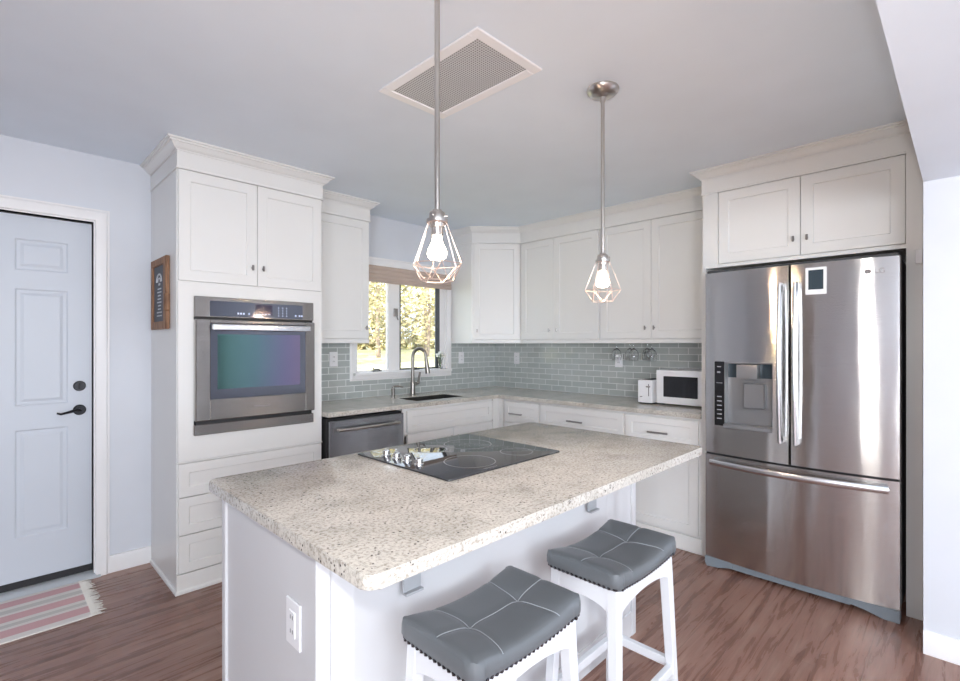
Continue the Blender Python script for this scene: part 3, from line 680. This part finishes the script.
frieze([(-.002, SD), (-.002, -.02), (SW-.002, -.02)]).build('frieze', 'cabinet', rs)
sn = tag(MB().box(3.188, 3.207, .148, .176, 1.735, 1.805, .003).build('door_sensor', 'plastic'), 'small white plastic sensor on the panel right of the refrigerator', 'sensor')

fr = thing('refrigerator', 'stainless steel french door refrigerator with ice dispenser', 'refrigerator', (3.13, 1.135, 0), -PI/2)
FW = .915
MB().box(.006, FW-.006, .002, .66, .05, 1.765).build('refrigerator_case', mat('grey_fridge_case', (.18, .185, .19), .5), fr)
Rc = 2.9
def bul(x): # outer surface of the convex door, local y
    return -.030 - (math.sqrt(Rc*Rc-(x-FW/2)**2) - math.sqrt(Rc*Rc-(FW/2)**2))
def curved(x0, x1, z0, z1, hole=None, n=28):
    mb = MB(); xs = sorted(set([x0+(x1-x0)*i/n for i in range(n+1)] + (list(hole[:2]) if hole else [])))
    xs[0:1] = [x0, x0+.004]; xs[-1:] = [x1-.004, x1]
    zs_ = [z0, z1] if not hole else [z0, hole[2], hole[3], z1]
    def yy(x): e = min(x-x0, x1-x); return bul(x) + (0 if e > .003 else .006)
    G = [[mb._v((x, yy(x), z)) for z in zs_] for x in xs]
    for i in range(len(xs)-1):
        for j in range(len(zs_)-1):
            if hole and j == 1 and xs[i] >= hole[0]-1e-6 and xs[i+1] <= hole[1]+1e-6: continue
            mb.bm.faces.new((G[i][j], G[i+1][j], G[i+1][j+1], G[i][j+1]))
    Bk = [[mb._v((x, .0, z)) for z in (z0, z1)] for x in xs]
    for i in range(len(xs)-1):
        mb.bm.faces.new((G[i][0], Bk[i][0], Bk[i+1][0], G[i+1][0])); mb.bm.faces.new((G[i][-1], G[i+1][-1], Bk[i+1][1], Bk[i][1]))
        if not hole: mb.bm.faces.new((Bk[i][0], Bk[i][1], Bk[i+1][1], Bk[i+1][0]))
    for i in (0, -1): mb.bm.faces.new([*G[i], Bk[i][1], Bk[i][0]])
    return mb
hx0, hx1, hz0, hz1 = .115, .375, .865, 1.238
ld = curved(.002, FW/2-.003, .692, 1.772, (hx0, hx1, hz0, hz1)).build('left_door', 'steel', fr, 25)
rd_ = curved(FW/2+.003, FW-.002, .692, 1.772).build('right_door', 'steel', fr, 25)
fz = curved(.002, FW-.002, .062, .680).build('freezer_drawer', 'steel', fr, 25)
MB().box(.01, FW-.01, -.028, .002, .680, .692).box(FW/2-.003, FW/2+.003, -.028, .002, .69, 1.772).build('door_seal', 'dark', fr)
MB().box(.01, FW-.01, -.02, .03, 1.760, 1.79, .004).build('hinge_cover', mat('dark_hinge_plastic', (.05, .055, .06), .4), fr)
# dispenser
ya = bul(.2)
dp = MB().box(hx0-.052, hx0+.006, bul(hx0)-.004, bul(hx0)+.02, hz0-.005, hz1+.004, .004).build('dispenser_panel', 'black_gloss', ld)
mb = MB()
for k in range(6): mb.box(hx0-.036, hx0-.010, bul(hx0)-.0048, bul(hx0)-.0038, hz0+.035+k*.026, hz0+.041+k*.026)
mb.box(hx0-.04, hx0-.006, bul(hx0)-.0048, bul(hx0)-.0038, hz1-.125, hz1-.122).box(hx0-.036, hx0-.014, bul(hx0)-.0048, bul(hx0)-.0038, hz1-.03, hz1-.024).box(hx0-.036, hx0-.018, bul(hx0)-.0048, bul(hx0)-.0038, hz1-.065, hz1-.055)
mb.build('panel_icons', 'ring', dp)
silver = mat('silver_grey_plastic', (.30, .305, .315), .3, .6); M['silver'] = silver
mb = MB(); dpth = .0
mb.box(hx0+.008, hx1, -.006, -.002, hz0, hz1).box(hx0+.006, hx0+.010, ya, -.002, hz0, hz1).box(hx1-.004, hx1, ya+.004, -.002, hz0, hz1).box(hx0+.008, hx1, ya-.002, -.002, hz1-.006, hz1)
mb.build('dispenser_recess', 'silver', ld)
MB().box(hx0+.006, hx1+.002, ya-.024, -.002, hz0-.012, hz0+.012, .004).build('drip_tray', 'silver', ld)
MB().box(hx0+.075, hx1-.075, ya-.014, -.004, hz1-.095, hz1-.012, .008, 2).build('water_spout', 'silver', ld)
MB().box(hx0+.105, hx1-.045, ya+.012, -.004, hz0+.11, hz0+.255, .005).build('ice_paddle', 'silver', ld)
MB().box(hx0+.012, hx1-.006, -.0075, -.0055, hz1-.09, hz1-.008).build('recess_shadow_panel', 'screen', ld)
# handles
for x, dr_, sgn in ((FW/2-.036, ld, -1), (FW/2+.036, rd_, 1)):
    mb = MB(); zs_ = [.812 + (1.672-.812)*i/14 for i in range(15)]
    pts = [(x, bul(x)-.030-.028*math.sin(PI*i/14), zs_[i]) for i in range(15)]
    mb.tube(pts, .026, 12, flat=(1, .5))
    mb.box(x-.014, x+.014, bul(x)-.035, bul(x)+.002, .812, .845, .004).box(x-.014, x+.014, bul(x)-.035, bul(x)+.002, 1.635, 1.668, .004); mb.build('door_handle', 'handle', dr_)
pts = [(.045+(FW-.09)*i/16, bul(.045+(FW-.09)*i/16)-.028-.026*math.sin(PI*i/16), .640) for i in range(17)]
mb = MB().tube(pts, .019, 12, flat=(.55, 1)).box(.045, .08, bul(.06)-.034, bul(.06)+.002, .627, .653, .004).box(FW-.08, FW-.045, bul(.06)-.034, bul(.06)+.002, .627, .653, .004); mb.build('drawer_handle', 'handle', fz)
# logo
lx, lz = FW-.125, 1.705
MB().lathe([(0, 0), (.0135, 0), (.0135, .002), (0, .002)], (lx, bul(lx)+.0005, lz), 'y', 24).build('logo_disc', mat('grey_logo', (.20, .19, .20), .3, .6), rd_)
text('logo_face', 'L', .014, 'chrome', rd_, (lx-.001, bul(lx)-.0025, lz), (PI/2, 0, 0)); text('logo_letters', 'LG', .034, 'nickel_dark', rd_, (lx+.045, bul(lx+.045)-.0012, lz), (PI/2, 0, .03))
# kick grille and feet
MB().prism([(.12, .0+.018), (.12, .055), (FW-.2, .055), (FW-.2, .018)], -.032, .0, 'y').build('kick_grille', 'greyplastic', fr)
for a, b in ((.005, .16), (FW-.215, FW-.005)):
    q = [(a, .06), (b, .06), (b, .028), ((a+b)/2, .006), (a+.01 if a < .1 else a+.03, .0005 if a < .1 else .02), (a, .02)] if a < .1 else [(a, .06), (b, .06), (b, .0005), (b-.06, .0005), ((a+b)/2-.03, .02), (a, .03)]
    MB().prism(q, -.04, .03, 'y').build('foot_cover', 'greyplastic', fr)
mg = thing('fridge_magnet', 'small white framed card stuck on the right refrigerator door', 'magnet', (3.13+bul(.535)-.0, 1.135-.532, 1.605), -PI/2)
MB().box(-.001, .092, -.008, -.001, 0, .142, .002).build('white_border', 'paper', mg); MB().box(.013, .079, -.0095, -.007, .026, .128).build('picture', 'screen', mg)

# ------------------------------------------------------------------ island
IX0, IX1, IY0, IY1 = .56, 2.13, 1.10, 1.745
isl = thing('kitchen_island', 'white island cabinet under the granite slab', 'island', (IX0, IY0, 0))
IW, ID = IX1-IX0, IY1-IY0
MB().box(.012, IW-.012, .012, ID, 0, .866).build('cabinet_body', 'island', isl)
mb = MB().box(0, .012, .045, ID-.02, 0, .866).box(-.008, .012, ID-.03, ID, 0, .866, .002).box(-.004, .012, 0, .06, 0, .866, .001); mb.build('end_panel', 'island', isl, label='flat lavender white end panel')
mb = MB(); bays = [(.0, .0)]
mb.box(-.008, .03, -.008, .012, 0, .866, .002).build('corner_post', 'island', isl)
MB().box(IW-.03, IW+.006, -.008, .03, 0, .866, .002).build('corner_post', 'island', isl)
mb = MB()
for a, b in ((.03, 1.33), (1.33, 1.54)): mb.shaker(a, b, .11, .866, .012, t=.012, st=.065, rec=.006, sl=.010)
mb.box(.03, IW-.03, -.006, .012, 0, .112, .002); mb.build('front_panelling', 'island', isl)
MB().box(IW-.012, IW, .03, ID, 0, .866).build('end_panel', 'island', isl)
o = outlet('white switch plate on the left end of the island', (IX0-.000, 1.222, .63), -PI/2, .078, .118)
# slab with rounded corners
def rrect(x0, x1, y0, y1, r, n=6):
    P = []
    for cx, cy, a0 in ((x1-r, y1-r, 0), (x0+r, y1-r, 90), (x0+r, y0+r, 180), (x1-r, y0+r, 270)):
        for k in range(n+1): a = math.radians(a0+90*k/n); P.append((cx+r*math.cos(a), cy+r*math.sin(a)))
    return P
mb = MB().prism(rrect(.513, 2.20, .808, 1.768, .028), .868, CT, 'z', .005)
tag(mb.build('island_countertop', 'granite'), 'large rectangular speckled granite slab on the island', 'countertop')
for x, lb in ((.83, 'grey steel bracket under the island slab near its left corner'), (1.75, 'grey steel bracket under the island slab near its far end')):
    bk = thing('support_bracket', lb, 'bracket', (x, IY0, 0)); 
    MB().box(-.03, .03, -.20, -.009, .860, .8675, .001).box(-.03, .03, -.016, -.0085, .668, .862, .001).box(-.03, .03, -.030, -.0085, .662, .669, .001).build('steel_angle', mat('bracket_grey', (.42, .43, .45), .5, .2), bk)

# cooktop
ck = thing('cooktop', 'black glass electric cooktop set into the island slab', 'cooktop', (1.052, 1.183, CT+.0005))
CW, CD_ = .615, .555
MB().prism(rrect(0, CW, 0, CD_, .012, 4), 0, .006, 'z', .0015).build('glass_top', 'ceran', ck)
def ring(cx, cy, r, wd=.004):
    mb = MB(); n = 56
    a = [mb._v((cx+r*math.cos(2*PI*k/n), cy+r*math.sin(2*PI*k/n), .0064)) for k in range(n)]; b = [mb._v((cx+(r-wd)*math.cos(2*PI*k/n), cy+(r-wd)*math.sin(2*PI*k/n), .0064)) for k in range(n)]
    for k in range(n): mb.bm.faces.new((a[k], a[(k+1) % n], b[(k+1) % n], b[k]))
    return mb
for x, y, r in ((.44, .370, .105), (.225, .135, .098), (.475, .12, .068), (.255, .40, .070)):
    ring(x, y, r).build('burner_ring', 'ring', ck, 0)
text('cooktop_lettering', 'Whirlpool', .016, 'ring', ck, (.215, .018, .0063), (0, 0, 0), .0001)
kb = None
for k, y in enumerate((.43, .362, .295, .225)):
    mbk = MB().lathe([(0, 0), (.018, 0), (.018, .005), (.014, .008), (.0135, .022), (.011, .024), (0, .024)], (.056, y, .006), 'z', 20).box(.0535, .0585, y-.013, y+.013, .029, .034, .002)
    mbk.build('control_knob', 'chrome', ck)

# ------------------------------------------------------------------ stools
def make_stool(label, loc):
    st = thing('bar_stool', label, 'stool', loc, 0, 'saddle-seat bar stools at the island')
    W2, D2 = .203, .128          # half size at the nailhead line
    zf = .585                     # lower edge of upholstery
    # cushion: grid top surface
    mb = MB(); nx, ny = 64, 40
    def top(u, v):
        sad = .031*(abs(u)**2.0)
        dome = .018*((1-abs(u)**9)*(1-abs(v)**7))**.5 if abs(u) < 1 and abs(v) < 1 else 0
        x = W2*u*1.03; y = D2*v*1.045
        seam = 0
        for c in (-.44, .44):
            seam += .0040*math.exp(-((u-c*(1+.22*v*v))/.05)**2) + .006*math.exp(-(((u-c)/.12)**2+(v/.2)**2))
        seam += .0035*math.exp(-(v/.07)**2)
        return (x, y, zf+.032+sad+dome-seam)
    def outl(u, v, k):
        # squash grid to rounded rectangle
        return None
    def spc(t): return math.sin(t*PI/2)*.55+t*.45
    G = [[None]*(ny+1) for _ in range(nx+1)]
    for i in range(nx+1):
        for j in range(ny+1):
            u, v = spc(-1+2*i/nx), spc(-1+2*j/ny); p = list(top(u, v))
            # round the plan corners
            cu, cv = max(0, abs(u)-.84)/.16, max(0, abs(v)-.76)/.24
            q = math.hypot(cu, cv)
            if q > 1: s_ = 1-(1-1/q)*.9; p[0] = math.copysign(W2*1.05*(.84+.16*cu*s_), u); p[1] = math.copysign(D2*1.08*(.76+.24*cv*s_), v)
            G[i][j] = mb._v(p)
    for i in range(nx):
        for j in range(ny): mb.bm.faces.new((G[i][j], G[i+1][j], G[i+1][j+1], G[i][j+1]))
    loop = [(i, 0) for i in range(nx)] + [(nx, j) for j in range(ny)] + [(i, ny) for i in range(nx, 0, -1)] + [(0, j) for j in range(ny, 0, -1)]
    rings = [[G[i][j] for i, j in loop]]
    base = [G[i][j].co.copy() for i, j in loop]
    for bulge, fz_ in ((1.010, .75), (1.012, .35), (.985, .10), (.97, 0.0)):
        R = []
        for co in base:
            lowz = zf + .012*abs(co.x/W2)**2
            R.append(mb._v((co.x*bulge, co.y*(1+(bulge-1)*1.5), lowz+(co.z-lowz)*fz_)))
        rings.append(R)
    for A, Bq in zip(rings, rings[1:]):
        for k in range(len(A)): mb.bm.faces.new((A[k], A[(k+1) % len(A)], Bq[(k+1) % len(A)], Bq[k]))
    cen = mb._v((0, 0, zf+.002))
    for k in range(len(rings[-1])): mb.bm.faces.new((rings[-1][k], rings[-1][(k+1) % len(rings[-1])], cen))
    nails_line = [v.co.copy() for v in rings[-1]]; nl2 = [v.co.copy() for v in rings[-2]]
    cu_ = mb.build('seat_cushion', 'leather', st, 50)
    # stitched seams
    mb = MB()
    for c in (-.44, .44):
        pts = []
        for k in range(41):
            v = -.97+1.94*k/40; u = c*(1+.22*v*v); p = Vector(top(u, v)); pts.append((p.x, p.y, p.z+.0012))
        mb.tube(pts, .0012, 5)
    pts = []
    for k in range(61):
        u = -.96+1.92*k/60; p = Vector(top(u, .0)); pts.append((p.x, p.y, p.z+.0012))
    mb.tube(pts, .0012, 5); mb.build('seam_stitching', 'stitch', cu_)
    # nailheads
    acc = 0; P = nails_line; step = .0165; nm = MB(); proto = None; cnt = 0; tot = len(P); carry = 0
    for k in range(tot):
        a, b = P[k], P[(k+1) % tot]; L_ = (b-a).length; t = carry
        while t < L_:
            p = a.lerp(b, t/L_) if L_ else a; out = Vector((p.x/ W2, p.y/D2, 0))
            out = Vector((math.copysign(1, p.x), 0, 0)) if abs(p.x/W2) > abs(p.y/D2) else Vector((0, math.copysign(1, p.y), 0))
            if max(abs(p.x/W2), abs(p.y/D2)) > .8:
                tb = bmesh.new(); bmesh.ops.create_icosphere(tb, subdivisions=1, radius=.0062); nm.add(tb, Matrix.Translation(p + out*.004 + Vector((0, 0, .007))))
            t += step
        carry = t - L_
    nn = nm.build('nailhead_trim', 'nail', cu_); nn['kind'] = 'stuff'
    # apron with arched lower edge
    LT = .034
    def arch(x0, x1, z_low, z_mid, z_top, n=12): return [(x0+(x1-x0)*i/n, z_low+(z_mid-z_low)*math.sin(PI*i/n)**.7) for i in range(n+1)] + [(x1, z_top+.010)] + [(x1+(x0-x1)*i/n, z_top+.010*abs(1-2*i/n)**2) for i in range(1, n)] + [(x0, z_top+.010)]
    mb = MB()
    ax, ay = W2-.008, D2-.006
    for s in (-1, 1):
        mb.prism(arch(-ax+.03, ax-.03, .518, .545, zf-.001), s*ay, s*(ay-.018), 'y')
        mb.prism(arch(-ay+.03, ay-.03, .52, .543, zf+.006, 8), s*ax, s*(ax-.018), 'x')
    mb.build('apron', 'stool', st)
    # legs
    sp = .028
    def leg_at(sx, sy, z):
        f_ = (1-z/.59)*sp; return sx*(ax-LT/2+f_), sy*(ay-LT/2+f_*.8)
    for sx in (-1, 1):
        for sy in (-1, 1):
            t = bmesh.new(); V = []
            for z, h_ in ((0, LT*.42), (.594, LT*.52)):
                cx_, cy_2 = leg_at(sx, sy, z); V.append([t.verts.new((cx_+a*h_, cy_2+b*h_, z)) for a, b in ((-1, -1), (1, -1), (1, 1), (-1, 1))])
            for k in range(4): t.faces.new((V[0][k], V[0][(k+1) % 4], V[1][(k+1) % 4], V[1][k]))
            t.faces.new(V[0][::-1]); t.faces.new(V[1]); bmesh.ops.bevel(t, geom=list(t.edges), offset=.002, segments=1, affect='EDGES')
            m2 = MB(); m2.add(t); m2.build('leg', 'stool', st)
    for (a, b, z) in (((-1, -1), (1, -1), .185), ((-1, 1), (1, 1), .185), ((-1, -1), (-1, 1), .20), ((1, -1), (1, 1), .20)):
        p, q = Vector((*leg_at(*a, z), z)), Vector((*leg_at(*b, z), z)); h_ = .011
        m2 = MB()
        if a[1] == b[1]: m2.box(p.x, q.x, p.y-h_, p.y+h_, z-.016, z+.016, .002)
        else: m2.box(p.x-h_, p.x+h_, p.y, q.y, z-.016, z+.016, .002)
        m2.build('stretcher', 'stool', st)
    return st
s1 = make_stool('grey leather stool nearest the camera, at the left part of the island', (.952, .887, 0))
s2 = copy_tree(s1); s2.location = (1.540, .872, 0); s2['label'] = 'grey leather stool farther from the camera, nearer the refrigerator'

# ------------------------------------------------------------------ pendants and vent
def pendant(label, loc):
    p = thing('pendant_light', label, 'pendant light', (loc[0], loc[1], H), 0, 'cage pendants above the island')
    MB().lathe([(0, 0), (.067, 0), (.069, -.006), (.066, -.014), (.052, -.027), (.030, -.034), (.014, -.038), (.011, -.055), (0, -.055)], (0, 0, 0), 'z', 32).build('ceiling_canopy', 'nickel', p)
    MB().tube([(0, 0, -.02), (0, 0, -.712)], .0078, 12).tube([(0, 0, -.03), (0, 0, -.06)], .009, 12).build('stem', 'nickel', p)
    z0 = -.706
    MB().lathe([(0, 0), (.013, 0), (.014, -.004), (.021, -.007), (.023, -.012), (.023, -.026), (.031, -.028), (.031, -.036), (.022, -.038), (.021, -.050), (.018, -.052), (.018, -.075), (0, -.075)], (0, 0, z0), 'z', 28).build('socket_cap', 'nickel', p)
    for a in (-.8, 1.3, 3.4): MB(Matrix.Rotation(a, 4, 'Z')).tube([(.018, 0, z0-.018), (.031, 0, z0-.018)], .0045, 10).build('thumb_screw', 'nickel', p)
    mb = MB(); n = 8; zt, zm, zb = z0-.038, z0-.158, z0-.206; rt, rm, rb = .029, .0745, .047
    T = [Vector((rt*math.cos(2*PI*k/n), rt*math.sin(2*PI*k/n), zt)) for k in range(n)]
    n2 = 6
    Tm = [Vector((rm*math.cos(2*PI*k/n2), rm*math.sin(2*PI*k/n2), zm)) for k in range(n2)]
    Bm = [Vector((rb*math.cos(2*PI*(k+.5)/n2), rb*math.sin(2*PI*(k+.5)/n2), zb)) for k in range(n2)]
    r = .0015
    for k in range(n2):
        a = 2*PI*k/n2; mb.tube([(rt*math.cos(a), rt*math.sin(a), zt), Tm[k]], r, 6)
        mb.tube([Tm[k], Tm[(k+1) % n2]], r, 6); mb.tube([Tm[k], Bm[k]], r, 6); mb.tube([Tm[(k+1) % n2], Bm[k]], r, 6); mb.tube([Bm[k], Bm[(k+1) % n2]], r, 6)
    mb.tube([(rt*math.cos(2*PI*k/24), rt*math.sin(2*PI*k/24), zt) for k in range(24)], r, 6, closed=True)
    mb.build('wire_cage', 'copper', p)
    MB().lathe([(0, -.070), (.013, -.072), (.015, -.090), (.019, -.100), (.027, -.116), (.029, -.126), (.027, -.136), (.018, -.145), (0, -.148)], (0, 0, z0), 'z', 24).build('light_bulb', 'bulb', p)
    l = lamp('POINT', 'bulb_light', (0, 0, z0-.125), 27, (1, .68, .43), shadow_soft_size=.03); l.parent = p
    return p
pendant('cage pendant nearest the camera, hanging over the cooktop side', (.926, 1.092))
pendant('cage pendant farther away, hanging in front of the wall cabinets', (1.868, 1.108))
vt = thing('ceiling_vent', 'white rectangular perforated return air grille in the ceiling', 'vent', (1.193, 1.194, H))
VW, VD = .368, .605; M['vent'] = mat('white_enamel_vent', (.93, .93, .95), .4)
MB().box(0, VW, 0, .045, -.008, 0, .003).box(0, VW, VD-.045, VD, -.008, 0, .003).box(0, .045, .045, VD-.045, -.008, 0, .003).box(VW-.045, VW, .045, VD-.045, -.008, 0, .003).build('vent_frame', 'vent', vt)
MB().box(.04, VW-.04, .04, VD-.04, -.004, -.001).build('vent_grille', 'grille', vt)

# ------------------------------------------------------------------ rug
rg = thing('striped_rug', 'red cream and grey striped fringed rug in front of the door', 'rug', (-.765, 3.06, 0))
MB().box(0, 1.14, 0, .495, .001, .008, .002).build('woven_field', 'rug', rg)
random.seed(3)
for s, x0 in ((1, 1.135), (-1, .005)):
    mb = MB()
    for k in range(66):
        y = .003 + .489*k/65; L_ = random.uniform(.035, .068); dy = random.uniform(-.012, .012)
        mb.tube([(x0, y, .005), (x0+s*L_*.5, y+dy*.4, .006), (x0+s*L_, y+dy, .003)], [.0036, .0032, .0012], 5)
    f_ = mb.build('fringe', 'fringe', rg); f_['kind'] = 'stuff'

# ------------------------------------------------------------------ outside the sink window
struct(MB().prism([(3.76, -.9), (3.76, -.35), (6, -.3), (15.5, .60), (28, 1.1), (90, 2.0), (90, -.9)], -30, 60, 'x'), 'ground', 'lawn', 'sunlit sloping lawn outside the sink window')
random.seed(11)
def tree(x, y, hgt, spread, nleaf):
    t = thing('woodland_tree', 'tree with pale trunk and yellow green leaves beyond the lawn outside the window', 'tree', (x, y, .58+(y-15.5)*.04), 0, 'woodland trees outside the window')
    mb = MB(); lean = random.uniform(-.4, .4); trunk = [(lean*k/6*.5+random.uniform(-.05, .05), random.uniform(-.05, .05), hgt*k/6) for k in range(7)]
    r0 = random.uniform(.07, .15); mb.tube(trunk, [r0*(1-k/8) for k in range(7)], 8); tips = []
    for k in range(16):
        z = hgt*random.uniform(.10, .9); a = random.uniform(0, 2*PI); L_ = spread*random.uniform(.5, 1)
        b = Vector((lean*z/hgt*.5, 0, z)); e = b + Vector((L_*math.cos(a), L_*math.sin(a), L_*random.uniform(.1, .7))); m1 = b.lerp(e, .5)+Vector((0, 0, random.uniform(-.1, .15)))
        mb.tube([b, m1, e], [.03, .018, .007], 5); tips += [m1, e, m1.lerp(e, .5)]
    mb.build('trunk', 'bark', t)
    lf = MB()
    for k in range(nleaf):
        c = random.choice(tips) + Vector([random.gauss(0, .30) for _ in range(3)]); s_ = random.uniform(.05, .10)
        u = Vector([random.gauss(0, 1) for _ in range(3)]).normalized(); v = u.orthogonal().normalized()
        lf.bm.faces.new([lf._v(c+u*s_), lf._v(c+v*s_*.6), lf._v(c-u*s_), lf._v(c-v*s_*.6)])
    lf.build('foliage', 'leaf', t, 0)
for x, y in ((8.4, 15.6), (11.1, 15.9), (13.9, 15.7), (9.7, 18.9), (12.6, 19.0), (15.5, 18.9), (11.7, 22.2), (14.8, 22.3), (18.0, 22.2)):
    tree(x, y, random.uniform(6.5, 8.5), random.uniform(.85, 1.0), 1700)
mb = MB()
for k in range(9000):
    y = random.uniform(25.5, 27); x = random.uniform(10, 27); z = abs(random.gauss(0, 3.6))+1.0; s_ = random.uniform(.12, .28); c = Vector((x, y, z))
    u = Vector([random.gauss(0, 1) for _ in range(3)]).normalized(); v = u.orthogonal().normalized()
    mb.bm.faces.new([mb._v(c+u*s_), mb._v(c+v*s_*.6), mb._v(c-u*s_), mb._v(c-v*s_*.6)])
tag(mb.build('thicket_foliage', 'leaf', None, 0), 'dense yellow green thicket far behind the trees outside the window', 'foliage', kind='stuff')
